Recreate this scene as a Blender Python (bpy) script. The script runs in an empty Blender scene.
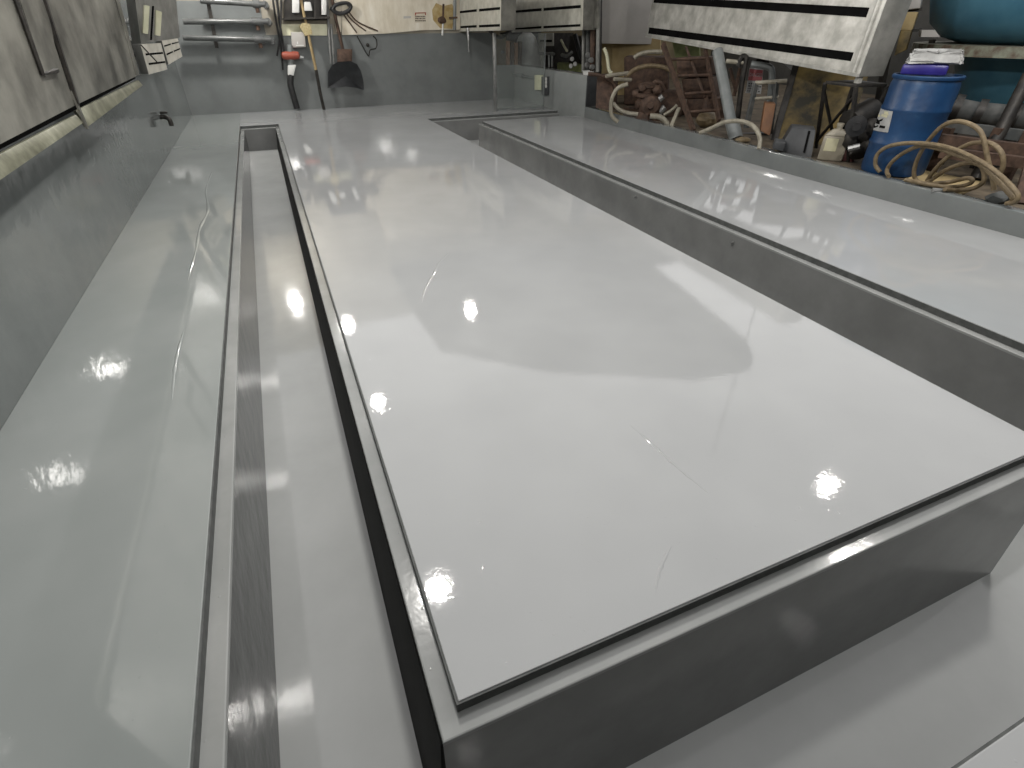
import bpy, bmesh, math, random
from mathutils import Vector, Matrix
random.seed(7)
SC = bpy.context.scene
COL = SC.collection

# ------------------------------------------------------------------ camera
F, PIT, ROLL, YAW, H = 519.91011, 0.606187035, -0.00440941168, 0.393751712, 1.43
fw = Vector((math.sin(YAW)*math.cos(PIT), math.cos(YAW)*math.cos(PIT), -math.sin(PIT)))
r0 = Vector((math.cos(YAW), -math.sin(YAW), 0)); u0 = r0.cross(fw)
rt = r0*math.cos(ROLL)+u0*math.sin(ROLL); up = -r0*math.sin(ROLL)+u0*math.cos(ROLL)
cd = bpy.data.cameras.new('camera'); cam = bpy.data.objects.new('camera', cd); COL.objects.link(cam)
cd.sensor_width = 36; cd.lens = F*36/1024; cd.clip_start = .02; cd.clip_end = 200
M = Matrix((rt, up, -fw)).transposed().to_4x4(); M.translation = Vector((0, 0, H)); cam.matrix_world = M
SC.camera = cam

def at(px, py, X=None, Y=None, Z=None, D=None):
    """point of the place seen along a sight line, at a given world X, Y, height or ground distance"""
    d = fw+rt*((px-512)/F)-up*((py-384)/F)
    if X is not None: t = X/d.x
    elif Y is not None: t = Y/d.y
    elif Z is not None: t = (Z-H)/d.z
    else: t = D/math.hypot(d.x, d.y)
    return Vector((0, 0, H))+d*t
def dist(p): return math.hypot(p.x, p.y)

# ------------------------------------------------------------------ materials
def mat(name, c1, c2=None, scale=6., rough=.5, metal=0., bump=0., bscale=30., c3=None, streak=None, rough2=None, spec=.5, detail=5., coat=0., fine=0., ior=1.5, nib=0.):
    m = bpy.data.materials.new(name); m.use_nodes = True
    nt = m.node_tree; N = nt.nodes; L = nt.links; b = N['Principled BSDF']
    tc = N.new('ShaderNodeTexCoord')
    b.inputs['Roughness'].default_value = rough; b.inputs['Metallic'].default_value = metal
    b.inputs['Specular IOR Level'].default_value = spec
    b.inputs['IOR'].default_value = ior
    b.inputs['Coat Weight'].default_value = coat; b.inputs['Coat Roughness'].default_value = .04
    src = tc.outputs['Object']
    if streak:
        mp = N.new('ShaderNodeMapping'); mp.inputs['Scale'].default_value = streak; L.new(src, mp.inputs[0]); vec = mp.outputs[0]
    else: vec = src
    n = N.new('ShaderNodeTexNoise'); n.inputs['Scale'].default_value = scale; n.inputs['Detail'].default_value = detail; n.inputs['Roughness'].default_value = .6
    L.new(vec, n.inputs['Vector'])
    cr = N.new('ShaderNodeValToRGB'); e = cr.color_ramp.elements
    e[0].position = .36; e[1].position = .64
    e[0].color = (*c1, 1); e[1].color = (*(c2 or c1), 1)
    if c3:
        q = e.new(.8); q.color = (*c3, 1)
    L.new(n.outputs[0], cr.inputs[0]); L.new(cr.outputs[0], b.inputs['Base Color'])
    if rough2 is not None:
        mr = N.new('ShaderNodeMapRange'); mr.inputs['To Min'].default_value = rough; mr.inputs['To Max'].default_value = rough2
        mr.inputs['From Min'].default_value = .35; mr.inputs['From Max'].default_value = .65
        L.new(n.outputs[0], mr.inputs[0]); L.new(mr.outputs[0], b.inputs['Roughness'])
    if bump:
        n2 = N.new('ShaderNodeTexNoise'); n2.inputs['Scale'].default_value = bscale; n2.inputs['Detail'].default_value = 3
        L.new(src, n2.inputs['Vector'])
        bp = N.new('ShaderNodeBump'); bp.inputs['Strength'].default_value = 1; bp.inputs['Distance'].default_value = bump
        L.new(n2.outputs[0], bp.inputs['Height']); last = bp
        if fine:
            n3 = N.new('ShaderNodeTexNoise'); n3.inputs['Scale'].default_value = 42; n3.inputs['Detail'].default_value = 2
            L.new(src, n3.inputs['Vector'])
            b2 = N.new('ShaderNodeBump'); b2.inputs['Distance'].default_value = fine
            L.new(n3.outputs[0], b2.inputs['Height']); L.new(bp.outputs[0], b2.inputs['Normal']); last = b2
        if nib:
            vo = N.new('ShaderNodeTexVoronoi'); vo.inputs['Scale'].default_value = 21; L.new(src, vo.inputs['Vector'])
            mr_ = N.new('ShaderNodeMapRange'); mr_.interpolation_type = 'SMOOTHSTEP'
            mr_.inputs['From Min'].default_value = .02; mr_.inputs['From Max'].default_value = .11; mr_.inputs['To Min'].default_value = 1; mr_.inputs['To Max'].default_value = 0
            L.new(vo.outputs['Distance'], mr_.inputs[0])
            b3 = N.new('ShaderNodeBump'); b3.inputs['Distance'].default_value = nib
            L.new(mr_.outputs[0], b3.inputs['Height']); L.new(last.outputs[0], b3.inputs['Normal']); last = b3
        L.new(last.outputs[0], b.inputs['Normal'])
        if coat: L.new(last.outputs[0], b.inputs['Coat Normal'])
    return m
def emit(name, c, s):
    m = bpy.data.materials.new(name); m.use_nodes = True; nt = m.node_tree
    nt.nodes.clear(); e = nt.nodes.new('ShaderNodeEmission'); o = nt.nodes.new('ShaderNodeOutputMaterial')
    e.inputs[0].default_value = (*c, 1); e.inputs[1].default_value = s; nt.links.new(e.outputs[0], o.inputs[0]); return m

PAINT = (.325, .332, .335); PAINT2 = (.355, .362, .365)
m_floor = mat('gloss_grey_floor_paint', PAINT, PAINT2, 1.2, .035, 0, .0004, 3., fine=.00019, detail=3, ior=1.62, nib=.0004)
m_floorl = mat('gloss_green_grey_floor_paint', (.245, .264, .257), (.28, .297, .29), 1.2, .06, 0, .0010, 4., fine=.00005, detail=3, ior=1.62, nib=.0003)
m_wall = mat('gloss_grey_wall_paint', (.155, .165, .164), (.185, .197, .195), 2.2, .08, 0, .0010, 9., fine=.00005)
m_wall2 = mat('pale_gloss_wall_paint', (.21, .223, .22), (.25, .263, .26), 2.2, .12, 0, .0010, 9., fine=.00005)
m_walll = mat('rippled_gloss_wall_paint', (.135, .146, .144), (.162, .174, .172), 2.2, .07, 0, .003, 8., fine=.00022)
m_pitw = mat('gloss_grey_pit_wall_paint', (.16, .163, .16), (.205, .208, .205), 2.2, .10, 0, .0015, 9., fine=.00005)
m_pit = mat('gloss_grey_pit_paint', (.38, .39, .385), (.42, .43, .425), 2., .06, 0, .0007, 7., fine=.00004)
m_panel = mat('sooty_steel_sheet', (.055, .054, .047), (.21, .205, .18), 2.6, .42, .15, .0015, 4., c3=(.27, .263, .235), streak=(1, 1, 1), detail=9)
m_lip = mat('yellow_stained_steel', (.09, .09, .06), (.24, .24, .18), 5., .5, .1, .001, 20., c3=(.36, .36, .28), detail=8)
m_ledge = mat('gloss_ledge_paint', (.25, .258, .252), (.30, .306, .30), 3., .10, 0, .001, 12., fine=.00006, ior=1.6, nib=.0006)
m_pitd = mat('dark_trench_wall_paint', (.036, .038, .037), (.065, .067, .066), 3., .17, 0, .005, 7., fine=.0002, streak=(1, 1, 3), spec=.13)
m_stepshade = mat('shaded_step_strip', (.075, .079, .077), (.11, .114, .112), 20., .6, spec=.15)  # shade on the rebate step faces, put into a dark colour
m_nearblack = mat('near_black_wall', (.006, .006, .006), (.012, .012, .012), 6., .7, spec=.15)
m_pipe = mat('grey_painted_pipe', (.06, .063, .062), (.10, .104, .102), 8., .3)
m_dark = mat('black_gap', (.004, .004, .004), (.007, .007, .007), rough=.9, spec=.05)
m_hood = mat('brushed_galvanised_steel', (.36, .355, .325), (.60, .59, .55), 5., .36, .12, .0008, 25., c3=(.74, .73, .7))
m_hoodd = mat('dull_galvanised_steel', (.15, .15, .138), (.24, .237, .22), 5., .45, .15, .0008, 25.)
m_hoodold = mat('aged_slotted_steel', (.40, .39, .34), (.54, .53, .47), 7., .42, .12, .0008, 25., c3=(.44, .43, .38))
m_slat = mat('bright_slat_metal', (.5, .48, .42), (.66, .64, .57), 6., .4, .2)
m_cream = mat('cream_plastic', (.55, .54, .38), (.66, .65, .48), 5., .5)
m_steel = mat('dull_grey_steel', (.22, .225, .22), (.34, .34, .335), 8., .38, .6)
m_rust = mat('rusty_steel', (.045, .027, .019), (.105, .062, .042), 14., .75, .15, .003, 40., c3=(.15, .095, .065))
m_black = mat('black_rubber', (.012, .012, .013), (.026, .026, .027), 8., .45)
m_blackiron = mat('black_iron', (.018, .017, .016), (.045, .04, .035), 12., .5, .4, .001, 40)
m_board = mat('stained_pale_board', (.55, .49, .38), (.70, .65, .55), 3.2, .6, 0, .001, 20., c3=(.76, .73, .66), streak=(1.5, 1, .6))
m_yellow = mat('yellow_stain', (.36, .25, .09), (.48, .38, .2), 9., .7)
m_wood = mat('ply_yellow', (.025, .022, .012), (.25, .175, .055), 3.0, .65, 0, .001, 20., c3=(.34, .25, .09), streak=(1, 1, 1.2), detail=7)
m_wood2 = mat('brown_plank', (.24, .125, .07), (.38, .22, .125), 9., .7, streak=(6, 6, .7))
m_orange = mat('orange_wood', (.12, .05, .018), (.18, .08, .03), 7., .6)
m_handle = mat('pale_wood_handle', (.28, .20, .095), (.38, .29, .15), 12., .6)
m_white = mat('white_plastic', (.62, .62, .6), (.7, .7, .68), 8., .4)
m_jug = mat('milky_plastic', (.26, .235, .18), (.33, .30, .24), 6., .42)
m_jugl = mat('yellowed_paper', (.5, .47, .3), (.58, .55, .38), 10., .7)
m_red = mat('red_enamel', (.25, .05, .03), (.34, .075, .042), 10., .45)
m_drum = mat('blue_drum_plastic', (.005, .033, .098), (.008, .047, .13), 7., .4, 0, .002, 20, c3=(.03, .085, .17))
m_tank = mat('blue_tank_paint', (.055, .165, .245), (.085, .23, .32), 2.5, .4, .1, .001, 10.)
m_purple = mat('deep_blue_plastic', (.022, .016, .16), (.035, .028, .22), 6., .35)
m_hose = mat('tan_rubber_hose', (.125, .092, .05), (.20, .15, .085), 20., .6)
m_hosep = mat('beige_hose', (.21, .19, .145), (.32, .295, .235), 16., .5)
m_ground = mat('dirty_concrete', (.055, .042, .028), (.135, .105, .07), 4., .85, 0, .006, 18., c3=(.22, .175, .11))
m_clutterwall = mat('grimy_tan_wall', (.13, .105, .06), (.24, .2, .12), 1.6, .8, c3=(.3, .26, .17))
m_upwall = mat('grimy_pale_wall', (.24, .215, .17), (.38, .35, .29), 1.6, .8, c3=(.45, .42, .36))
m_darkwall = mat('dark_room_wall', (.06, .058, .055), (.10, .098, .09), 1.5, .8)
m_card = mat('tan_cardboard', (.36, .27, .13), (.44, .34, .18), 5., .8)
m_paper = mat('white_paper', (.29, .29, .285), (.42, .42, .41), 8., .7)
m_cabin = mat('pale_pinkish_panel', (.42, .40, .375), (.47, .45, .425), 3., .5)
m_greypl = mat('grey_pvc', (.14, .152, .152), (.2, .213, .21), 5., .45)
m_bag = mat('grey_white_film', (.42, .42, .42), (.52, .52, .51), 6., .35)
m_green = mat('dull_green_enamel', (.12, .14, .05), (.2, .22, .09), 8., .6)
m_pink = mat('faded_danger_red', (.36, .09, .10), (.44, .13, .14), 12., .6)
m_darkplastic = mat('dark_slate_plastic', (.035, .037, .04), (.055, .058, .062), 6., .5)
m_maroon = mat('maroon_plastic', (.07, .025, .025), (.11, .045, .04), 6., .5)
m_flange = mat('rusty_green_flange', (.10, .065, .045), (.24, .26, .2), 9., .7, c3=(.16, .09, .06))
m_canopy = mat('grey_canopy_sheet', (.015, .015, .015), (.02, .02, .02), 2., .7)
m_roof = emit('lit_translucent_roof', (1., .99, .98), 1.08)
m_sideglow = emit('added_side_glow', (1., .99, .98), .7)
m_bristle = mat('straw_bristle', (.36, .29, .14), (.5, .43, .25), 40., .9)
m_concretepl = mat('dirty_blue_grey', (.05, .055, .055), (.10, .10, .095), 9., .8)
g = bpy.data.materials.new('clear_sheet'); g.use_nodes = True
_n = g.node_tree.nodes; _l = g.node_tree.links; _b = _n['Principled BSDF']
_b.inputs['Base Color'].default_value = (.8, .83, .82, 1); _b.inputs['Roughness'].default_value = .06
_t = _n.new('ShaderNodeBsdfTransparent'); _t.inputs[0].default_value = (.93, .95, .94, 1)
_x = _n.new('ShaderNodeMixShader'); _x.inputs[0].default_value = .05
_l.new(_t.outputs[0], _x.inputs[1]); _l.new(_b.outputs[0], _x.inputs[2]); _l.new(_x.outputs[0], _n['Material Output'].inputs[0])
m_clear = g

# ------------------------------------------------------------------ mesh builder
def cr(pts, n=6, closed=False):
    P = [Vector(p) for p in pts]; out = []; k = len(P)
    for i in range(k if closed else k-1):
        a, b, c, d = (P[(i-1) % k], P[i], P[(i+1) % k], P[(i+2) % k]) if closed else (P[max(i-1, 0)], P[i], P[i+1], P[min(i+2, k-1)])
        for j in range(n):
            t = j/n
            out.append(.5*((2*b)+(c-a)*t+(2*a-5*b+4*c-d)*t*t+(3*b-a-3*c+d)*t**3))
    if not closed: out.append(P[-1])
    return out
class MB:
    def __init__(s): s.b = bmesh.new(); s.bev = False
    def hexa(s, v, bevel=0):
        """8 corners: 0-3 one loop, 4-7 the opposite loop"""
        V = [s.b.verts.new(p) for p in v]
        fs = [s.b.faces.new([V[i] for i in q]) for q in ((3, 2, 1, 0), (4, 5, 6, 7), (0, 1, 5, 4), (1, 2, 6, 5), (2, 3, 7, 6), (3, 0, 4, 7))]
        if bevel:
            s.bev = True; bmesh.ops.recalc_face_normals(s.b, faces=fs)
            bmesh.ops.bevel(s.b, geom=list({e for f in fs for e in f.edges}), offset=bevel, segments=2, affect='EDGES', profile=.5)
        return s
    def box(s, c, size, rz=0, bevel=0, R=None):
        c = Vector(c); m = R or Matrix.Rotation(rz, 3, 'Z'); x, y, z = [k/2 for k in size]
        return s.hexa([c+m @ Vector(q) for q in ((-x, -y, -z), (x, -y, -z), (x, y, -z), (-x, y, -z), (-x, -y, z), (x, -y, z), (x, y, z), (-x, y, z))], bevel)
    def span(s, x0, x1, y0, y1, z0, z1, bevel=0): return s.box(((x0+x1)/2, (y0+y1)/2, (z0+z1)/2), (x1-x0, y1-y0, z1-z0), bevel=bevel)
    def plate(s, q, t, bevel=0):
        """four corners thickened by vector t"""
        q = [Vector(p) for p in q]; t = Vector(t); return s.hexa(q+[p+t for p in q], bevel)
    def beam(s, a, b, w, h=None, bevel=0):
        a, b = Vector(a), Vector(b); d = (b-a).normalized(); h = h or w
        x = d.cross(Vector((0, 0, 1)) if abs(d.z) < .95 else Vector((0, 1, 0))).normalized(); y = x.cross(d)
        o = [x*w/2+y*h/2, -x*w/2+y*h/2, -x*w/2-y*h/2, x*w/2-y*h/2]
        return s.hexa([a+k for k in o]+[b+k for k in o], bevel)
    def tube(s, pts, r, n=10, closed=False, cap=True):
        P = [Vector(p) for p in pts]; k = len(P); rings = []; x = None
        for i, p in enumerate(P):
            t = (P[(i+1) % k]-P[(i-1) % k]) if closed else (P[min(i+1, k-1)]-P[max(i-1, 0)])
            t.normalize()
            if x is None: x = t.cross(Vector((0, 0, 1)) if abs(t.z) < .9 else Vector((1, 0, 0))).normalized()
            else: x = (x-t*x.dot(t)).normalized()
            y = t.cross(x); rr = r(i/(k-1)) if callable(r) else r
            rings.append([s.b.verts.new(p+(x*math.cos(a)+y*math.sin(a))*rr) for a in (2*math.pi*j/n for j in range(n))])
        for i in range(k if closed else k-1):
            A, B = rings[i], rings[(i+1) % k]
            for j in range(n): s.b.faces.new((A[j], A[(j+1) % n], B[(j+1) % n], B[j]))
        if cap and not closed: s.b.faces.new(rings[0][::-1]); s.b.faces.new(rings[-1])
        return s
    def lathe(s, c, prof, n=24, axis=None, cap=True):
        c = Vector(c); A = Vector(axis or (0, 0, 1)).normalized()
        x = A.cross(Vector((0, 1, 0)) if abs(A.y) < .9 else Vector((1, 0, 0))).normalized(); y = A.cross(x); R = []
        for r, z in prof: R.append([s.b.verts.new(c+A*z+(x*math.cos(a)+y*math.sin(a))*max(r, 1e-4)) for a in (2*math.pi*j/n for j in range(n))])
        for a, b in zip(R, R[1:]):
            for j in range(n): s.b.faces.new((a[j], a[(j+1) % n], b[(j+1) % n], b[j]))
        if cap: s.b.faces.new(R[0][::-1]); s.b.faces.new(R[-1])
        return s
    def prism(s, poly, t):
        t = Vector(t); A = [s.b.verts.new(p) for p in poly]; B = [s.b.verts.new(Vector(p)+t) for p in poly]; k = len(A)
        s.b.faces.new(A[::-1]); s.b.faces.new(B)
        for i in range(k): s.b.faces.new((A[i], A[(i+1) % k], B[(i+1) % k], B[i]))
        return s
    def blob(s, c, r, sub=2, jit=.12, sc=(1, 1, 1)):
        v = bmesh.ops.create_icosphere(s.b, subdivisions=sub, radius=1)['verts']; c = Vector(c)
        for w in v: w.co = c+Vector([w.co[i]*r*sc[i]*(1+random.uniform(-jit, jit)) for i in range(3)])
        return s
    def build(s, name, m, parent=None, ang=40):
        bmesh.ops.recalc_face_normals(s.b, faces=s.b.faces[:])
        me = bpy.data.meshes.new(name); o = bpy.data.objects.new(name, me); COL.objects.link(o)
        if parent:
            q = parent; off = Vector(q.location)
            while q.parent: q = q.parent; off += q.location
        else:
            zs = [v.co for v in s.b.verts]
            off = Vector(((min(p.x for p in zs)+max(p.x for p in zs))/2, (min(p.y for p in zs)+max(p.y for p in zs))/2, min(p.z for p in zs)))
        for v in s.b.verts: v.co -= off
        s.b.to_mesh(me); s.b.free(); me.materials.append(m)
        for p in me.polygons: p.use_smooth = True
        me.set_sharp_from_angle(angle=math.radians(25 if s.bev else ang))
        if parent: o.parent = parent
        else: o.location = off
        return o
def tag(o, label, cat, group=None, kind=None):
    o['label'] = label; o['category'] = cat
    if group: o['group'] = group
    if kind: o['kind'] = kind
    return o
def thing(name, label, cat, loc, group=None):
    o = bpy.data.objects.new(name, None); COL.objects.link(o); o.location = loc; o.empty_display_size = .1
    return tag(o, label, cat, group)
def struct(name, mb, m, ang=12):
    o = mb.build(name, m, ang=ang); o['kind'] = 'structure'; return o
def lerp(a, b, t): return Vector(a)*(1-t)+Vector(b)*t
def bil(q, u, v): return lerp(lerp(q[0], q[1], u), lerp(q[3], q[2], u), v)     # q: bl, br, tr, tl

# ------------------------------------------------------------------ the setting
XL, FX, YB = -1.371, 5.352, 12.67
def sheet(xs, ys, inside, z1, z0, bevel=0, shear=(0, 0)):
    b = MB(); bm = b.b; vt = {}
    def v(i, j):
        if (i, j) not in vt: vt[i, j] = bm.verts.new((xs[i], ys[j], z1))
        return vt[i, j]
    fs = []
    for i in range(len(xs)-1):
        for j in range(len(ys)-1):
            if inside((xs[i]+xs[i+1])/2, (ys[j]+ys[j+1])/2): fs.append(bm.faces.new((v(i, j), v(i+1, j), v(i+1, j+1), v(i, j+1))))
    rim = [e for e in bm.edges if len(e.link_faces) == 1]
    ex = bmesh.ops.extrude_edge_only(bm, edges=rim)
    for w in [k for k in ex['geom'] if isinstance(k, bmesh.types.BMVert)]: w.co.z = z0; w.co.x += shear[0]; w.co.y += shear[1]
    bmesh.ops.recalc_face_normals(bm, faces=bm.faces[:])
    if bevel: bmesh.ops.bevel(bm, geom=rim, offset=bevel, segments=2, affect='EDGES', profile=.5)
    return b
XS, YS = [XL, -.513, .112, 2.658, 3.485, FX], [-3, .05, .639, 9.69, 10.42, 10.89, YB]
struct('floor', sheet(XS, YS, lambda x, y: x > -.513 and (y > 10.89 or (.112 < x < 2.658 and y > .639) or (x > 2.658 and y > 10.42) or (x > 3.485 and .639 < y < 9.69) or y < .05), 0, -.044, .003), m_floor)
struct('floor_left', sheet([XL, -.513], [-3, YB], lambda x, y: True, 0, -.044, .003), m_floorl)
FLOORIN = lambda x, y: x > -.513 and (y > 10.89 or (.112 < x < 2.658 and y > .639) or (x > 2.658 and y > 10.42) or (x > 3.485 and .639 < y < 9.69) or y < .05)
GR = lambda x, y: x < -.507 or y > 10.884 or (.106 < x < 2.664 and y > .633) or (x > 2.664 and y > 10.414) or (x > 3.479 and .633 < y < 9.696) or y < .056
struct('trim_7', sheet([XL+.01, -.507, .106, 2.664, 3.479, FX-.01], [-2.9, .056, .633, 9.696, 10.414, 10.884, YB-.02], GR, -.0035, -.043), m_stepshade)
XI, YI = [XL, -.45, .05, 2.72, 3.425, FX], [-3, .05, .579, 9.75, 10.36, 10.83, YB]
INS = lambda x, y: (x < -.45 or y > 10.83 or (.05 < x < 2.72 and y > .579) or (x > 2.72 and y > 10.36) or (x > 3.425 and .579 < y < 9.75) or y < .05)
struct('trim_1', sheet(XI, YI, INS, -.042, -.058, .005), m_ledge)
struct('trim_2', sheet(XI, YI, lambda x, y: INS(x, y) and x > -.45, -.057, -.95, 0, (-.035, -.065)), m_pitw)
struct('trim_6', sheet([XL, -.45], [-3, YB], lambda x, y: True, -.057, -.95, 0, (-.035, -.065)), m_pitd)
zp = lambda y: -(.74-.034*(y-.5))
struct('trim_3', MB().plate([(-.8, -.3, zp(-.3)), (FX, -.3, zp(-.3)), (FX, 11.2, zp(11.2)), (-.8, 11.2, zp(11.2))], (0, 0, -.1)), m_pit)
struct('trim_4', MB().plate([(.045, .592, -.075), (.045, 10.84, -.075), (-.015, 10.84, -.5), (-.02, .530, -.80)], (.03, 0, 0)), m_nearblack)  # near-black plate over the trench wall below the slab's left edge
struct('wall_left', MB().span(XL-.25, XL, -3, YB+.25, -.2, 1.75), m_walll)
struct('wall_left_upper', MB().span(XL-.25, XL, -3, YB+.25, 1.75, 5), m_darkwall)
struct('wall_back', MB().span(XL, 4.87, YB, YB+.2, -.2, 1.27).span(XL, .28, YB+.001, YB+.2, 1.27, 1.78).span(4.87, FX+.27, YB, YB+.2, -.2, .665), m_wall)
struct('wall_back_upper', MB().span(XL, .28, YB, YB+.2, 1.78, 5).span(.28, 4.87, YB+.02, YB+.2, 1.27, 5), m_upwall)
struct('wall_right', MB().span(FX, FX+.27, 9.36, YB, -.2, .668, .012), m_wall2)
struct('trim_5', MB().span(FX, FX+.13, -3, 9.36, -.2, .18, .012), m_wall)
struct('ground', MB().span(FX+.13, 12, -3, 9.36, -.2, .155).span(FX+.27, 12, 9.36, 14, -.2, .155), m_ground)
struct('wall_back_far', MB().span(4.87, 12, 14, 14.2, -.2, 5), m_clutterwall)
struct('wall_side_far', MB().span(12, 12.2, -3, 14.2, -.2, 5), m_darkwall)
struct('side_glow_1', MB().span(11.96, 12.0, -1, 13, 2.3, 4.9), m_sideglow)  # added glowing band, no real window; brightens reflections in the floor
struct('wall_front', MB().span(XL, 12, -3.2, -3, -.2, 5), m_darkwall)
struct('ceiling', MB().span(XL, 12, -1.6, YB+.2, 5, 5.05), m_roof)
struct('ceiling_dark', MB().span(XL, 12, -3, -1.6, 5, 5.05).span(4.87, 12, YB+.2, 14, 5, 5.05), m_darkwall)
struct('ceiling_canopy', MB().prism([(1.95, 12.6, 3.5), (1.92, 10.4, 3.5), (2.04, 8.45, 3.5), (3.6, 7.0, 3.5), (5.92, 5.74, 3.5), (7.0, 5.6, 3.5), (7.4, 6.2, 3.5), (7.9, 9.6, 3.5), (7.7, 12.6, 3.5)], (0, 0, .25)), m_canopy)

def ridge(pts, r, m):
    b = MB().tube(cr([at(px, py, Z=-.001) for px, py in pts], 8), lambda t: r*(.25+.75*math.sin(math.pi*min(max(t, .02), .98)))*(1+.3*math.sin(t*37)), 8)
    for v in b.b.verts: v.co.z *= .35
    struct('floor_ridge', b, m, 60)
ridge([(422, 302), (426, 288), (434, 274), (440, 262), (450, 252)], .011, m_floor)
ridge([(630, 425), (655, 447), (680, 470), (712, 496)], .006, m_floor)
ridge([(655, 595), (660, 570), (672, 545)], .006, m_floor)
ridge([(212, 172), (206, 190), (208, 210), (200, 228), (196, 250), (188, 280)], .012, m_floorl)
ridge([(172, 400), (176, 360), (184, 330)], .008, m_floorl)

# ------------------------------------------------------------------ lamps and one added fill light
def lamp_or_fill(x, y, z, e, r=.10):
    l = bpy.data.lights.new('lamp_or_fill', 'POINT'); l.energy = e; l.shadow_soft_size = r; l.color = (1, .97, .92)
    o = bpy.data.objects.new('lamp_or_fill', l); COL.objects.link(o); o.location = (x, y, z)
for q in [(2.67, 8.47, 3, 70), (.46, 8.76, 3, 55), (-.4, 11.5, 3, 240), (.52, 6.23, 3, 30), (.48, 3.02, 3, 270), (5.04, 2.56, 3, 60), (4.2, 1.6, 2.8, 150)]: lamp_or_fill(*q)  # last one is an added fill, unseen, to brighten the big hood
w = bpy.data.worlds.new('world'); SC.world = w; w.use_nodes = True
w.node_tree.nodes['Background'].inputs[0].default_value = (.5, .5, .5, 1); w.node_tree.nodes['Background'].inputs[1].default_value = .3
vs = SC.view_settings; vs.view_transform = 'Standard'; vs.look = 'None'; vs.exposure = 0; vs.gamma = 1; vs.use_curve_mapping = False
SC.cycles.use_denoising = True
SC.cycles.max_bounces = 8

# ------------------------------------------------------------------ anchor bolts in the channel wall
for k, (px, py, lb) in enumerate([(635, 197, 'small steel anchor bolt low in the channel wall, farther of the two'), (732, 243, 'small steel anchor bolt low in the channel wall, nearer of the two')]):
    p = at(px, py, X=3.41)
    tag(MB().lathe(p+Vector((.02, 0, 0)), [(.016, 0), (.016, .012), (.009, .014), (.009, .035)], 8, (-1, 0, 0)).build('anchor_bolt', m_steel), lb, 'bolt', 'anchor bolts in the channel wall')

# ------------------------------------------------------------------ left: big sooty oven panel over the wall
op = thing('oven_panel', 'large sooty steel panel hood along the left wall with yellowed drip lip', 'panel', (-1.28, 4.8, .83))
xa = lambda z: -1.2+(z-.98)*.075          # the face leans out towards its top
def sheetp(y0, y1, z0a, z0b, z1): return [(xa(z0a), y0, z0a), (xa(z0b), y1, z0b), (xa(z1), y1+.12, z1), (xa(z1), y0+.12*(y0 > 4), z1)]
MB().plate(sheetp(1.6, 4.80, .955, .985, 2.7), (-.03, 0, 0)).build('face_panel', m_panel, op)
MB().plate(sheetp(4.83, 7.58, .985, .99, 2.7), (-.03, 0, 0)).build('face_panel', m_panel, op)
MB().plate([(XL, 1.6, .93), (XL, 7.5, .96), (XL, 7.75, 2.7), (XL, 1.6, 2.7)], (.135, 0, 0)).build('housing', m_dark, op)
for a, b, z in ((1.6, 4.80, .83), (4.84, 7.5, .845)):
    MB().plate([(-1.19, a, z), (-1.19, b, z+.05), (-1.215, b, z+.10), (-1.215, a, z+.105)], (-.02, 0, 0), .004).build('drip_lip', m_lip, op)
MB().beam((-1.185, 4.80, .84), (-1.19, 4.82, 1.07), .012, .04).build('seam_clip', m_panel, op)
cs = [at(43, 74, X=-1.18), at(57, 70, X=-1.18), at(37, -40, X=-1.14), at(4, -40, X=-1.14)]
MB().plate([lerp(cs[0], (sum((Vector(c) for c in cs), Vector())/4), -.05)]+cs[1:], (.012, 0, 0)).build('cover_strip', m_panel, op)
MB().tube([at(11, -14, X=-1.135), at(42.5, 74, X=-1.168), at(57, 70.5, X=-1.168)], .014, 6).build('cover_frame', m_blackiron, op)
MB().beam((xa(.99)+.014, 4.815, .99), (xa(2.7)+.03, 4.94, 2.7), .02, .03).build('seam_strip', m_blackiron, op)
MB().beam((xa(1.0)+.004, 7.35, 1.0), (xa(2.7)+.004, 7.45, 2.7), .012, .02).build('edge_fold', m_panel, op)

# slotted boxes: a front face q (bl, br, tr, tl), depth vector t
def slotted(name, label, cat, q, t, slots, face=m_hoodold, group=None, body=m_hoodd):
    q = [Vector(p) for p in q]; t = Vector(t)
    loc = (q[0]+q[1])/2+t/2; loc.z = min(p.z for p in q)
    root = thing(name, label, cat, loc, group)
    MB().plate(q, t, .008).build('housing', body, root)
    nrm = -t.normalized()
    MB().plate([p+nrm*.002 for p in q], nrm*.006).build('front_plate', face, root)
    for (u0_, v0, u1, v1, h0, h1) in slots:
        a, b = bil(q, u0_, v0), bil(q, u1, v1); c, d = bil(q, u1, v1+h1), bil(q, u0_, v0+h0)
        MB().plate([p+nrm*.007 for p in (a, b, c, d)], nrm*.004).build('slot', m_dark, root)
    return root, q, nrm
b1 = [at(148.6, 74.5, Y=8.3), at(167, 69.5, Y=9.0), at(160.6, 43, Y=9.0), at(140, 44, Y=8.3)]
rb, qb, nb = slotted('slotted_heater', 'small tilted slotted metal heater box hanging below the cream strips', 'heater', b1, (-.1, .12, 0),
    [(.1, .62, .97, .60, .07, .07), (.12, .30, .98, .26, .07, .07)], m_slat)
MB().tube([at(141, 45, Y=8.22), at(157, 62, Y=8.5)], .008, 6).build('stay_wire', m_blackiron, rb)
b2 = [at(168.4, 64.6, Y=10.0), at(182, 56.5, Y=10.6), at(177.5, 38.5, Y=10.6), at(161.2, 40, Y=10.0)]
slotted('slotted_heater', 'smaller slotted metal heater box nearer the back left corner', 'heater', b2, (-.1, .15, 0),
    [(.05, .72, .47, .75, .06, .06), (.53, .755, 1, .78, .06, .06), (.05, .37, .47, .39, .07, .07), (.53, .395, .98, .41, .07, .07)], m_slat)
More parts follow.
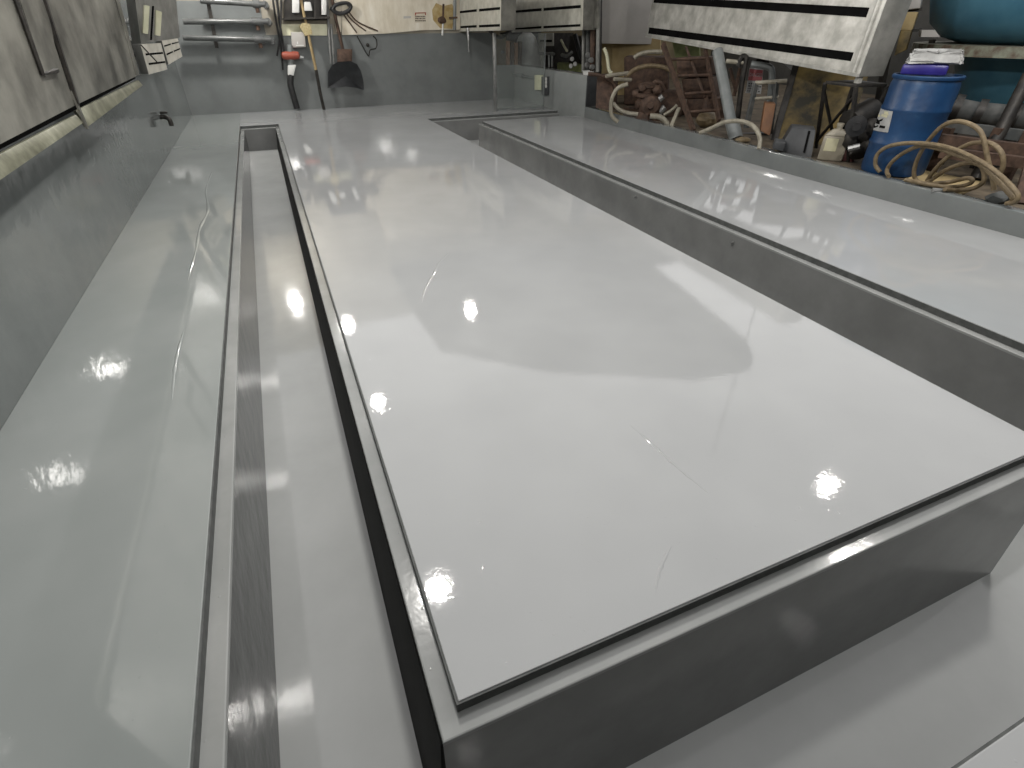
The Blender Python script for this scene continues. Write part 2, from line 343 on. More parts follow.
cb = thing('control_column', 'grey metal column above the slotted heaters with two cream strips', 'column', at(152, 42, Y=8.75))
MB().plate([at(141, 43.5, Y=8.36), at(180, 38, Y=9.6), at(172, -40, Y=9.6), at(130, -40, Y=8.36)], (-.12, .2, 0)).build('housing', m_hoodd, cb)
def cs_(pts, y): return [at(px, py, Y=y) for px, py in pts]
MB().plate(cs_([(142, 33), (147, 34), (148.5, 6), (143.3, 5)], 8.42), (.015, -.03, 0)).build('cream_strip', m_cream, cb)
MB().plate(cs_([(154.3, 35), (159.3, 36), (160.8, 12), (155, 10)], 8.62), (.015, -.03, 0)).build('cream_strip', m_cream, cb)
MB().plate(cs_([(150, 40), (151.5, 40), (153.5, 6), (152, 6)], 8.55), (.01, -.03, 0)).build('seam_strip', m_dark, cb)
tp = thing('pipe_tap', 'stubby dark pipe tap sticking out of the left wall near the corner', 'tap', at(163, 125, X=XL))
p0 = at(160, 117, X=XL); MB().tube([p0+Vector((-.01, 0, 0)), p0+Vector((.06, 0, 0))], .03, 10).build('spout_pipe', m_blackiron, tp)
MB().tube(cr([p0+Vector((.05, 0, 0)), p0+Vector((.10, -.02, -.03)), p0+Vector((.105, -.02, -.11))], 4), .03, 10).build('elbow', m_blackiron, tp)
MB().box(p0+Vector((.06, 0, .05)), (.09, .03, .03), bevel=.006).build('tap_handle', m_blackiron, tp)

for o_, q_ in ((rb, qb), (bpy.data.objects['slotted_heater.001'], b2)):
    for u in (.25, .75):
        e_ = bil(q_, u, .6)+Vector((-.09, .12, 0)); MB().tube([Vector((XL, e_.y+.05, e_.z)), e_], .02, 8).build('wall_arm', m_blackiron, o_)

# ------------------------------------------------------------------ right: slotted metal hoods
def nearest(px, py, p, d):
    """point on the line p + s d closest to the sight line through a pixel"""
    o = Vector((0, 0, H)); v = at(px, py, D=1)-o; w0 = p-o
    a, b, c, dd, e = d.dot(d), d.dot(v), v.dot(v), d.dot(w0), v.dot(w0)
    return p+d*((b*e-c*dd)/(a*c-b*b))
d3 = Vector((.147, .988, .0536)).normalized()
BR = at(859, 77, X=5.72); BL = nearest(646, 39, BR, d3)
upv = Vector((.09, .02, 1)).normalized()
TR = nearest(878, 0, BR, upv); TR = BR+upv*((TR-BR).length+.35); TL = BL+upv*((TR-BR).length)
h3q = [BL, BR, TR, TL]
hh = (TR-BR).length
def vv(px, py, left):
    base = BL if left else BR; return (nearest(px, py, base, upv)-base).length/hh
vl = [vv(647, 33.3, 1), vv(647, 27, 1), vv(652, 2.6, 1), vv(652, -4, 1)]
vr = [vv(861, 63, 0), vv(863, 54, 0), vv(872, 18, 0), vv(873, 8, 0)]
dep = Vector((.30, -.045, .0))
r3, q3, n3 = slotted('slotted_metal_hood', 'large bright slotted metal hood over the right curb, corner resting on stool', 'hood', h3q, dep,
    [(.012, vl[0], .965, vr[0], vl[1]-vl[0], vr[1]-vr[0]), (.012, vl[2], .965, vr[2], vl[3]-vl[2], vr[3]-vr[2])], m_hood)
MB().plate([bil(q3, 0, 0)+n3*.008, bil(q3, 1, 0)+n3*.008, bil(q3, 1, .035)+n3*.012, bil(q3, 0, .035)+n3*.012], n3*.02).build('bottom_lip', m_hood, r3)
MB().tube([bil(q3, .985, .03)+n3*.02, bil(q3, .985, .3)+n3*.02, bil(q3, .985, .97)+n3*.02], .02, 8).build('corner_weld', m_hood, r3)
MB().beam(BR+dep*.2+Vector((0, .05, -.06)), BR+dep*.2+Vector((0, .05, .02)), .05).build('foot', m_hood, r3)
for u in (.2, .85): MB().tube([bil(q3, u, 1)+dep*.5, Vector((*(bil(q3, u, 1)+dep*.5).xy, 3.52 if u < .5 else 5.0))], .012, 6).build('hanger_rod', m_blackiron, r3)
X2 = 5.30
h2q = [at(513, 32.5, X=X2), at(583, 30, X=X2), at(584, -22, X=X2), at(513, -14, X=X2)]
r2, q2, n2 = slotted('slotted_metal_hood', 'dull slotted metal hood over the low wall end', 'hood', h2q, (.32, 0, 0),
    [(.01, .06, .47, .065, .035, .05), (.5, .065, .975, .07, .05, .05), (.01, .43, .47, .43, .05, .06), (.5, .43, .975, .435, .06, .06)], m_hoodold, body=m_panel)
MB().plate([bil(q2, 0, 0)+n2*.008, bil(q2, 1, 0)+n2*.008, bil(q2, 1, .035)+n2*.012, bil(q2, 0, .035)+n2*.012], n2*.02).build('bottom_lip', m_hoodold, r2)
X1 = 4.12
h1q = [at(460, 31.5, X=X1), at(501, 30.5, X=X1), at(501.5, -15, X=X1), at(460, -10, X=X1)]
r1, q1, n1 = slotted('slotted_metal_hood', 'dull slotted metal hood beside the pale stained board', 'hood', h1q, (.28, 0, 0),
    [(.01, .08, .46, .085, .055, .06), (.52, .085, .985, .09, .06, .06), (.01, .45, .46, .46, .055, .06), (.52, .46, .985, .47, .06, .06)], m_hoodold, body=m_panel)
MB().plate([bil(q1, 0, 0)+n1*.008, bil(q1, 1, 0)+n1*.008, bil(q1, 1, .04)+n1*.012, bil(q1, 0, .04)+n1*.012], n1*.02).build('bottom_lip', m_hoodold, r1)
for r_, q_, dx in ((r2, q2, .16), (r1, q1, .14)):
    for u in (.2, .8): MB().tube([bil(q_, u, 1)+Vector((dx, 0, 0)), Vector((*(bil(q_, u, 1)+Vector((dx, 0, 0))).xy, 3.52))], .012, 6).build('hanger_rod', m_blackiron, r_)
# hanging rods below the first hood and the bracket
tag(MB().tube(cr([at(467.5, 28, X=4.06), at(468.5, 40, X=4.06), at(469, 52, X=4.06)], 4), lambda t: .028-.012*t, 8).build('hanging_rod', m_steel), 'grey tapered rod hanging under the hood beside the board', 'rod')

# ------------------------------------------------------------------ clear hanging sheet with its post
cl = thing('clear_screen', 'clear plastic screen hung from a grey post behind the pit end', 'screen', (4.6, 11, 0))
MB().span(4.15, 4.21, 10.82, 10.88, 0, 1.29, .008).build('post', m_steel, cl)
MB().span(4.21, 5.22, 10.848, 10.852, .035, 1.27).build('sheet', m_clear, cl)
MB().span(4.21, 5.24, 10.835, 10.865, .0, .035).build('bottom_rail', m_greypl, cl)
MB().span(5.22, 5.24, 10.835, 10.865, .035, 1.27).build('edge_strip', m_greypl, cl)
MB().tube(cr([at(489, 30, Y=10.95), at(496, 36, Y=10.95), at(503, 37, Y=10.95), at(509, 30, Y=10.95)], 5), .03, 8).tube(cr([at(500, 34, Y=10.9), at(506, 33, Y=10.9), at(512, 29, Y=10.9)], 4), .02, 8).build('hook_bracket', m_blackiron, cl)
pc = at(502.5, 52, Y=YB); tag(MB().lathe((pc.x, YB+.005, pc.z), [(.035, 0), (.035, .03), (.02, .035)], 12, (0, -1, 0)).build('rubber_bung', m_black), 'small black round cap on the back wall beside the post', 'cap')
# electrical box on the low wall
eb = thing('socket_box', 'cream electrical box with dark socket panel on the low wall', 'electrical box', at(541, 96, X=FX))
def onw(px, py, off=0): return at(px, py, X=FX-off)
MB().plate([onw(537, 90), onw(543.5, 90), onw(543.5, 75), onw(537, 75)], (-.06, 0, 0), .008).build('box_body', m_cream, eb)
MB().plate([onw(543.5, 95), onw(549.3, 95), onw(549.3, 76.5), onw(543.5, 76.5)], (-.05, 0, 0), .006).build('socket_panel', m_darkplastic, eb)
for py in (79, 82.5, 86): MB().lathe(at(546.3, py, X=FX-.05), [(.035, 0), (.035, .012), (.02, .013)], 10, (-1, 0, 0)).build('socket_face', m_white, eb)
cdt = thing('conduit_pipe', 'pale horizontal conduit pipe along the low wall to the socket box', 'pipe', onw(520, 74))
MB().tube([onw(507, 73, .03), onw(536, 78.8, .03)], .025, 8).build('pipe_run', m_greypl, cdt)
MB().box(onw(522, 76, .02), (.05, .05, .08), bevel=.005).build('pipe_clip', m_steel, cdt)

#PART3
# ------------------------------------------------------------------ things on the back wall
def bw(px, py, off=.05): return at(px, py, Y=YB-off)
pr = thing('pipe_rack', 'three grey pipes racked one above another at the back left corner', 'pipes', bw(225, 50, .2))
for a, b in (((200, .5), (265, 4.5)), ((183, 21.6), (268, 21.6)), ((183, 37.6), (271, 39.8))):
    A, B = bw(*a, .26), bw(*b, .26); MB().tube([A, B], .045, 12).build('pipe', m_pipe, pr)
    MB().tube([lerp(A, B, .80), lerp(A, B, .92)], .066, 12).build('coupling', m_pipe, pr)
    e = lerp(A, B, .97); MB().tube([B, B+Vector((.02, .19, -.02))], .06, 10).build('end_elbow', m_pipe, pr)
    MB().tube([lerp(A, B, .86)+Vector((0, 0, -.04)), lerp(A, B, .86)+Vector((0, 0, -.13))], .035, 8).build('drain_stub', m_rust, pr)
MB().beam(bw(206.5, -6, .21), bw(217, 48, .21), .06, .03).beam(bw(217, 44, .2), bw(217, 44, 0), .04).build('bracket', m_blackiron, pr)
shf = thing('fitting_cabinet', 'dark open wall cabinet of small white fittings above the cream panel', 'cabinet', bw(308, 22, .1))
MB().plate([bw(284, 21, .02), bw(328, 20, .02), bw(328, -25, .02), bw(284, -25, .02)], (0, -.03, 0)).build('back_plate', m_blackiron, shf)
MB().plate([bw(282, 20, .04), bw(329, 18.5, .04), bw(329, 16.5, .04), bw(282, 18, .04)], (0, -.16, 0)).build('shelf', m_blackiron, shf)
MB().plate([bw(313.5, 17, .06), bw(316, 17, .06), bw(316, -20, .06), bw(313.5, -20, .06)], (0, -.12, 0)).build('upright', m_blackiron, shf)
for q, lb in (([(292, 13), (299, 13), (299, -4), (292, -4)], 'white upright fitting on the left of the dark wall cabinet'),
              ([(304, 11), (312, 11), (310, 2), (304, 2)], 'small white fitting in the middle of the dark wall cabinet'),
              ([(321, 15), (326, 15), (326, -2), (321, -2)], 'narrow cream fitting on the right of the dark wall cabinet')):
    tag(MB().plate([bw(*p, .07) for p in q], (0, -.1, 0), .012).build('white_fitting', m_white), lb, 'fitting')
tag(MB().plate([bw(281, 35.5, .0), bw(327, 35.5, .0), bw(327, 24, .0), bw(281, 24, .0)], (0, -.025, 0)).build('backing_panel', m_cream), 'narrow cream panel on the back wall behind the broom', 'panel')
for k, (pts, r, lb) in enumerate([([(272, -6), (276, 20), (281, 48), (283, 70)], .018, 'black cable hanging left of the red valve, longest of them'),
        ([(276, -6), (279, 18), (282.5, 40), (284, 52)], .02, 'black cable hanging straight down onto the red valve'),
        ([(281, -6), (281, 14), (280, 36), (277, 56)], .016, 'thin black cable curving away left above the red valve')]):
    tag(MB().tube(cr([bw(*p, .06+.02*k) for p in pts], 5), r, 8).build('hanging_cable', m_black), lb, 'cable', 'black cables beside the red valve')
vb = thing('red_valve', 'red valve with grey pipe and white plug hanging on the back wall', 'valve', bw(291, 75, .1))
MB().tube([bw(290, 45, .12), bw(290.5, 66, .12)], .05, 10).build('valve_pipe', m_greypl, vb)
c = bw(291, 55.5, .14); MB().lathe(c-Vector((.17, 0, 0)), [(.03, 0), (.06, .02), (.068, .08), (.068, .24), (.06, .31), (.03, .33)], 14, (1, 0, 0)).build('valve_body', m_red, vb)
MB().tube([bw(299, 57, .14), bw(304, 58, .16)], .03, 8).build('valve_stem', m_steel, vb)
MB().plate([bw(287.5, 75, .08), bw(293, 76.5, .08), bw(296, 64.5, .08), bw(287.5, 65, .08)], (0, -.11, 0), .02).build('plug', m_white, vb)
MB().tube(cr([bw(291, 75, .14), bw(290.5, 84, .15), bw(293.5, 96, .15), bw(297, 108, .12)], 6), .06, 10).build('drop_hose', m_black, vb)
sb = thing('switch_box', 'pinkish grey switch box on the back wall beside the broom', 'electrical box', bw(298, 47, .05))
MB().plate([bw(292, 47.5, 0), bw(305.5, 47, 0), bw(304, 32, 0), bw(290.5, 32, 0)], (0, -.12, 0), .012).build('box_body', m_cabin, sb)
MB().plate([bw(296, 46, .12), bw(304, 46, .12), bw(303.7, 45, .12), bw(296, 45, .12)], (0, -.012, 0)).plate([bw(297, 44, .12), bw(298, 44, .12), bw(298, 41.5, .12), bw(297, 41.5, .12)], (0, -.01, 0)).build('switch', m_white, sb)
brm = thing('broom', 'straw broom with pale wooden handle leaning on the back wall', 'broom', bw(321, 100, .15))
MB().tube([bw(299, -8, .10), bw(308, 33, .16), bw(316, 70, .2)], .026, 8).build('handle', m_handle, brm)
MB().prism([bw(299, 26, .12), bw(302.5, 23, .12), bw(310, 24, .12), bw(312, 34, .12), bw(305, 36, .12)], (0, -.07, 0)).build('bristles', m_bristle, brm)
MB().tube([bw(316, 70, .2), bw(320.5, 94, .23), bw(324, 109.5, .24)], .03, 8).build('handle_grip', m_blackiron, brm)
sv = thing('scoop_shovel', 'black round scoop shovel leaning against the back wall', 'shovel', bw(346, 98, .2))
bl = [(327.5, 88), (328, 72), (332, 65), (338, 62), (350, 61), (357, 64), (361, 71), (363.5, 82), (364, 90), (356, 88), (346, 86.5), (336, 88)]
mb = MB(); bm = mb.b; o_ = [bw(px, py, .20-.10*abs((px-345)/19)**2+.05) for px, py in bl]
cen = bw(345.5, 76, .13); v0 = bm.verts.new(cen); vs_ = [bm.verts.new(p) for p in o_]
for i in range(len(vs_)): bm.faces.new((v0, vs_[i], vs_[(i+1) % len(vs_)]))
bmesh.ops.solidify(bm, geom=bm.faces[:], thickness=.015); mb.build('blade', m_darkplastic, sv)
MB().plate([bw(337, 62, .16), bw(351.5, 61.5, .16), bw(352, 49, .10), bw(337, 49, .10)], (0, -.06, 0), .015).build('socket', m_rust, sv)
MB().tube([bw(343, 50, .12), bw(336, 20, .07), bw(331, -8, .06)], .03, 8).build('handle', m_rust, sv)
for k, (a, b, lb) in enumerate([((326.5, -8), (331, 64), 'thin grey rod leaning left of the black shovel, taller of the two'), ((331, 24), (334.5, 66), 'thin grey rod close beside the shovel handle, shorter of the two')]):
    tag(MB().tube([bw(*a, .06), bw(*b, .1)], .024, 8).build('leaning_rod', m_steel), lb, 'rod')
tag(MB().tube(cr([bw(*p, .1) for p in ((330, 8), (338, 13), (347, 12), (351, 6), (346, 3), (336, 5), (333, 10), (340, 14), (350, 9), (348, 4))], 5), .03, 8).build('cable_coil', m_black), 'black coiled cable hanging above the black shovel', 'cable')
for k, (pts, lb) in enumerate([([(341, 11), (349, 22), (357, 33)], 'brown wire sweeping down from the cable coil, steepest of three'), ([(345, 12), (354, 22), (366, 31)], 'brown wire sweeping down from the cable coil, middle of three'),
        ([(349, 12), (358, 22), (378, 31)], 'brown wire sweeping down from the cable coil, reaching farthest onto the board')]):
    tag(MB().tube(cr([bw(*p, .06) for p in pts], 5), .013, 6).build('wire', m_rust), lb, 'wire', 'wires below the cable coil')
wp = tag(MB().plate([bw(336, 32, .0), bw(341, 32, .0), bw(341, -20, .0), bw(331, -20, .0)], (0, -.05, 0)).build('cream_board', m_board), 'narrow stained cream board behind the cable coil', 'board')
bd = thing('stained_board', 'large pale stained board above the grey back wall', 'board', bw(402, 33, .02))
MB().prism([bw(*p, .006) for p in ((342, 35), (362, 34.5), (385, 33.5), (404, 31.8), (420, 30.3), (440, 29.8), (472, 29.5), (474, -75), (340, -75))], (0, -.029, 0)).build('panel', m_board, bd)
MB().prism([bw(*p, .035) for p in ((433, 20), (440, 28), (452, 29), (456, 12), (452, 4), (443, 6), (436, 3), (432, 10))], (0, -.003, 0)).build('yellow_stain', m_yellow, bd)
lb = thing('printed_label', 'small red printed label on the pale board', 'label', bw(420, 23, .035))
MB().plate([bw(414.5, 23, .035), bw(426.5, 22.4, .035), bw(426.5, 12, .035), bw(414.5, 12.4, .035)], (0, -.004, 0)).build('label_sheet', m_board, lb)
rd = MB()
for (x0, y0, x1, y1) in ((415, 13.6, 426, 12.6), (415, 15.6, 416, 13.6), (425, 15.2, 426, 13.4)): rd.plate([bw(x0, y0, .039), bw(x1, y0-.3, .039), bw(x1, y1-.3, .039), bw(x0, y1, .039)], (0, -.002, 0))
rd.build('red_heading', m_red, lb)
tx = MB(); random.seed(3)
for r_, y in enumerate((17.2, 19.2, 21.4)):
    x = 415.3
    while x < 425: 
        w_ = random.choice((.6, .9, 1.3)); tx.plate([bw(x, y, .039), bw(x+w_, y, .039), bw(x+w_, y-1.3, .039), bw(x, y-1.3, .039)], (0, -.002, 0)); x += w_+.5
tx.build('print_rows', m_rust, lb)
tag(MB().plate([bw(403.5, 18.6, .035), bw(411, 18.2, .035), bw(411, 16, .035), bw(403.5, 16.2, .035)], (0, -.003, 0)).build('faded_print', m_cabin), 'faded smudge of print left of the red label', 'label')
hk = thing('hanging_brush', 'dark long handled brush with white tip hanging on the pale board', 'brush', bw(443, 36, .06))
MB().tube([bw(443.5, 4, .07), bw(443, 22, .08)], .022, 8).build('handle', m_rust, hk)
MB().blob(bw(442, 20, .09), .09, 2, .2, (1, .6, .7)).build('head', m_rust, hk)
MB().tube([bw(443, 22, .08), bw(442.4, 35.5, .08)], .02, 8).build('tip', m_white, hk)
tag(MB().tube([bw(455, -10, .06), bw(454.5, 30, .06)], .035, 8).build('grey_conduit', m_greypl), 'pale vertical conduit on the board beside the first slotted hood', 'pipe')
tag(MB().tube([bw(449, 18, .07), bw(457.5, 17.4, .12)], .018, 6).build('steel_peg', m_rust), 'short rusty peg crossing the pale conduit', 'peg')
tag(MB().tube(cr([bw(*p, .03) for p in ((357, 36), (362, 45), (368.5, 56), (370, 50), (376, 48), (376.5, 40), (373, 36))], 5), .011, 6).build('wire_loop', m_blackiron), 'thin dark wire loop hanging on the grey back wall', 'wire')
tag(MB().lathe(bw(367.5, 45, 0), [(.035, 0), (.035, .03), (.012, .04)], 10, (0, -1, 0)).build('rubber_plug', m_blackiron), 'small dark plug inside the wire loop on the wall', 'plug')

# ------------------------------------------------------------------ behind the low wall
GZ = .155
def upright(q, yy, dep_, name, m, lb, cat, par=None):
    """a standing box whose visible face spans two pixels columns and a top line; rests on the ground"""
    (x0, x1, yt) = q; a, b = at(x0, yt, Y=yy), at(x1, yt, Y=yy)
    o = MB().span(a.x, b.x, yy, yy+dep_, GZ, a.z, .01).build(name, m, par)
    if not par: tag(o, lb, cat)
    return o
for k, (x0, x1, yt, lb_) in enumerate([(506.5, 510, 41, 'brown plank standing behind the clear screen, leftmost of four'), (510.6, 514, 42, 'brown plank standing behind the clear screen, second from left'), (514.4, 518, 43, 'brown plank standing behind the clear screen, third from left'), (518.4, 522.4, 41.5, 'brown plank standing behind the clear screen, beside the pale sack')]):
    o = upright((x0, x1, yt), 13.15, .06, 'plank', [m_wood2, m_rust][k % 2], lb_, 'plank'); o['group'] = 'planks behind the clear screen'
p = at(528, 66, Y=13.3)
tag(MB().lathe((p.x+.03, 13.45, GZ), [(.30, 0), (.33, .1), (.34, .45), (.29, .8), (.2, 1.02), (.10, 1.1)], 16).build('sack', m_bag), 'pale grey film wrapped sack standing between planks and machine', 'sack')
tag(MB().plate([at(507, 40, Y=13.6), at(541, 48, Y=13.6), at(541, 30, Y=13.6), at(507, 30, Y=13.6)], (0, .05, 0)).build('grey_sheet', m_concretepl), 'blue grey sheet hanging high behind the clear screen', 'sheet')
mc = thing('machine_cabinet', 'tall white and black machine standing behind the low wall', 'machine', (at(547, 60, X=6.3).x, at(547, 60, X=6.3).y, GZ))
def mx(px, py, off=0): return at(px, py, X=6.3-off)
MB().plate([(6.3, mx(540, 60).y, GZ), (6.3, mx(554, 60).y, GZ), mx(554, 33), mx(539.5, 33)], (.5, 0, 0)).build('cabinet_body', m_blackiron, mc)
MB().plate([mx(539.5, 46, .01), mx(554, 46, .01), mx(554, 33, .01), mx(539.5, 33, .01)], (-.03, 0, 0)).build('head_panel', m_hoodold, mc)
for a, b in ((540, 544.5), (546, 552)): MB().plate([mx(a, 42, .045), mx(b, 42, .045), mx(b, 39.8, .045), mx(a, 39.8, .045)], (-.01, 0, 0)).build('slot', m_dark, mc)
MB().plate([(6.28, mx(540, 60).y, GZ), (6.28, mx(541.5, 60).y, GZ), mx(541.5, 46, .02), mx(540, 46, .02)], (-.04, 0, 0)).plate([(6.28, mx(543, 60).y, GZ), (6.28, mx(544.5, 60).y, GZ), mx(544.5, 44, .02), mx(543, 44, .02)], (-.04, 0, 0)).build('frame_post', m_hood, mc)
MB().tube([mx(539, 53, .06), mx(554, 54, .06)], .03, 8).build('cross_rail', m_steel, mc)
for px in (549, 552): MB().tube([mx(px, 52, .05), mx(px, 67, .05)], .022, 6).build('cylinder_rod', m_steel, mc)
gm = thing('green_machine', 'dull green machine with fittings behind the low wall', 'machine', (6.5, 10.9, GZ))
ga, gb = at(557, 62, X=6.25), at(583, 62, X=6.25)
MB().span(6.25, 6.8, gb.y, ga.y, GZ, at(570, 64, X=6.25).z, .02).build('base_box', m_green, gm)
MB().span(6.45, 6.9, gb.y+.1, ga.y-.15, at(570, 64, X=6.25).z-.01, at(570, 36, X=6.25).z, .03).build('upper_housing', m_blackiron, gm)
MB().tube(cr([at(561, 40, X=6.2), at(564, 46, X=6.2), at(567, 51, X=6.2)], 5), .025, 8).build('white_lever', m_cream, gm)
MB().tube(cr([at(562, 55, X=6.15), at(567, 56, X=6.15), at(572, 52, X=6.2)], 5), .035, 8).build('fitting_pipe', m_steel, gm)
for px, py in ((571, 66), (575, 64), (572, 59)): MB().tube([at(px, py, X=6.22), at(px, py, X=6.3)], .045, 8).build('knob', m_steel, gm)
MB().tube(cr([at(575, 35, X=6.2), at(579, 50, X=6.2), at(583, 60, X=6.2)], 5), .05, 8).build('dark_duct', m_black, gm)
dc = thing('duct_column', 'tall grimy column of pipes at the end of the low wall', 'column', (5.62, 9.75, .668))
def dx(px, py, X=5.62): return at(px, py, X=X)
MB().plate([dx(584, 72), dx(598, 75.5), dx(599, -25), dx(585, -25)], (.10, .05, 0)).build('back_plate', m_blackiron, dc)
for a, b, r_, m_ in ((583, 584.5, .03, m_hoodd), (588, 588.5, .045, m_concretepl), (592.5, 593.5, .05, m_rust), (597.5, 599, .035, m_hoodd)):
    MB().tube([dx(a, 72, 5.56), dx(b, -20, 5.56)], r_, 8).build('pipe', m_, dc)
for px, py in ((588, 55), (591, 60), (587, 65), (592, 67)): MB().tube([dx(px-1, py, 5.49), dx(px+1, py, 5.49)], .04, 8).build('fitting', m_steel, dc)
MB().plate([dx(583, 30, 5.5), dx(598, 28, 5.5), dx(598, -25, 5.5), dx(584, -25, 5.5)], (.03, 0, 0)).build('front_plate', m_panel, dc)
cu = thing('paint_tray', 'small white tray with dark opening on the low wall end', 'tray', (5.47, 9.52, .668))
MB().lathe((5.47, 9.52, .668), [(.09, 0), (.105, .055), (.115, .06), (.095, .06), (.08, .02)], 16).build('tray_rim', m_white, cu)
MB().lathe((5.47, 9.52, .675), [(.078, 0), (.088, .035)], 14).build('contents', m_dark, cu)
pb = tag(MB().plate([at(599, 43.5, Y=10.6), at(660, 44.5, Y=10.6), at(660, -30, Y=10.6), at(599, -30, Y=10.6)], (0, .06, 0), .008).build('partition_sheet', m_cabin), 'large plain pinkish white panel hanging left of the big slotted hood', 'panel')
for u in (.15, .85):
    pass
# ------------------------------------------------------------------ clutter behind the right curb
def gp(px, py, z=GZ): return at(px, py, Z=z)
def strip(a, b, r, m, name, par): return MB().tube([a, b], r, 8).build(name, m, par)
# rusty pump with hoses
pm = thing('rusty_pump', 'rusty brown pump lying behind the curb left of the ladder', 'pump', (6.0, 8.3, GZ))
def pd(px, py, d=9.6): return at(px, py, D=d)
p = pd(655, 110, 10.1); MB().tube([p+Vector((-.25, .1, 0)), p+Vector((.35, -.1, 0))], .30, 18).build('motor_drum', m_rust, pm)
p = pd(648, 108, 9.75); MB().tube([pd(648, 96, 9.7), pd(646, 124, 9.7)], .13, 12).build('pump_column', m_rust, pm)
MB().lathe(pd(647, 93, 9.6)-Vector((0, 0, .05)), [(.17, 0), (.17, .05), (.11, .06), (.11, .12), (.15, .13), (.15, .17), (.05, .2)], 14).build('top_flange', m_rust, pm)
MB().lathe(pd(650, 106, 9.55), [(.07, 0), (.15, .02), (.17, .08), (.13, .16), (.06, .18), (.05, .28)], 14, (-.55, -.8, .15)).build('impeller_cover', m_rust, pm)
MB().box(pd(645, 117, 9.5), (.22, .2, .16), .5, .02).box(pd(656, 119, 9.5), (.18, .16, .12), .2, .02).build('casting', m_rust, pm)
for q, r_ in (((657, 90), .08), ((640, 104), .07), ((643, 88), .06)): MB().blob(pd(*q, 9.5), r_, 2, .3).build('casting', m_rust, pm)
MB().tube(cr([pd(652, 86, 9.6), pd(656, 82, 9.6), pd(662, 84, 9.6), pd(664, 92, 9.6)], 5), .035, 8).build('outlet_elbow', m_rust, pm)
MB().tube([pd(640, 93, 9.55), pd(634, 94, 9.6)], .06, 10).build('inlet_stub', m_rust, pm)
for q in ((658, 101), (660, 112), (657, 120)): MB().tube([pd(*q, 9.5), pd(q[0]+5, q[1]-5, 9.5)], .05, 8).build('fitting', m_steel, pm)
MB().span(5.75, 6.45, 7.9, 8.7, GZ, GZ+.07).build('base_plate', m_rust, pm)
def hose(pts, r, m, lb, grp=None, ds=None, d=9.4, name='hose', n=7):
    P = [at(px, py, D=(ds[i] if ds else d)) for i, (px, py) in enumerate(pts)]
    o = MB().tube(cr(P, n), r, 9).build(name, m); return tag(o, lb, 'hose', grp)
hose([(618, 122), (612, 116), (611, 105), (613, 96), (618, 88), (628, 84)], .03, m_hosep, 'pale hose looping up from the curb left of the pump', d=9.1)
hose([(613, 103), (620, 110), (629, 113), (638, 114)], .028, m_hosep, 'short pale hose curving under the rusty pump inlet', d=9.2)
hose([(626, 77), (634, 70), (644, 66.5), (656, 66), (668, 69), (680, 78)], .034, m_hose, 'brown hose arching over the rusty pump', d=9.9)
hose([(634, 58), (640, 54), (650, 52), (662, 52)], .035, m_hosep, 'pale hose end lying on the brown crate', d=10.4)
hose([(588, 74), (598, 75), (607, 78), (613, 82), (616, 88)], .03, m_rust, 'rusty hose trailing from the low wall end', d=9.9)
hose([(604, 48), (607, 56), (609, 70), (612, 73)], .028, m_cream, 'cream hose hanging beside the pinkish panel', d=10.6)
hose([(650, 116), (660, 117), (666, 122), (668, 127)], .038, m_hosep, 'thick pale hose stub at the pump foot', d=9.0)
hose([(664, 115), (672, 110), (677, 105)], .024, m_hosep, 'short pale hose under the ladder rail', d=9.2)
for pts, lb in (([(606, 76), (628, 73)], 'pale flat bar resting over the hose loop, upper one'), ([(614, 79), (631, 80)], 'pale flat bar resting over the hose loop, lower one')):
    a, b = at(*pts[0], D=9.7), at(*pts[1], D=9.9); tag(MB().tube([a, b], .028, 8).build('pale_bar', m_hosep), lb, 'bar')
a, b = at(671, 127, D=8.9), at(679, 108, D=9.1); tag(MB().beam(a, b, .05, .03).build('pale_lath', m_hosep), 'pale slat leaning against the curb by the ladder foot', 'slat')
# timber cask and crate behind
tag(MB().span(FX+.006, FX+.27, 9.325, 9.355, .185, .664).build('dark_board', m_darkplastic), 'black board standing against the end of the low wall', 'board')
tag(MB().plate([at(595.5, 108, D=9.75), at(612, 111, D=9.75), at(614, 76, D=10.0), at(597, 75, D=10.0)], (.25, .25, 0), .01).build('timber_offcut', m_rust), 'brown weathered timber block beside the low wall end', 'timber')
tag(MB().plate([at(624, 104.5, D=11.2), at(668, 104.5, D=11.2), at(668, 57, D=11.2), at(624, 57, D=11.2)], (.4, .5, 0), .02).build('brown_crate', m_rust), 'big brown crate behind the rusty pump', 'crate')
tag(MB().plate([at(600, 98, D=13), at(660, 98, D=13), at(660, 35, D=13), at(600, 35, D=13)], (.1, .1, 0)).build('tan_sheet', m_card), 'tan sheet standing upright behind the brown crate', 'sheet')
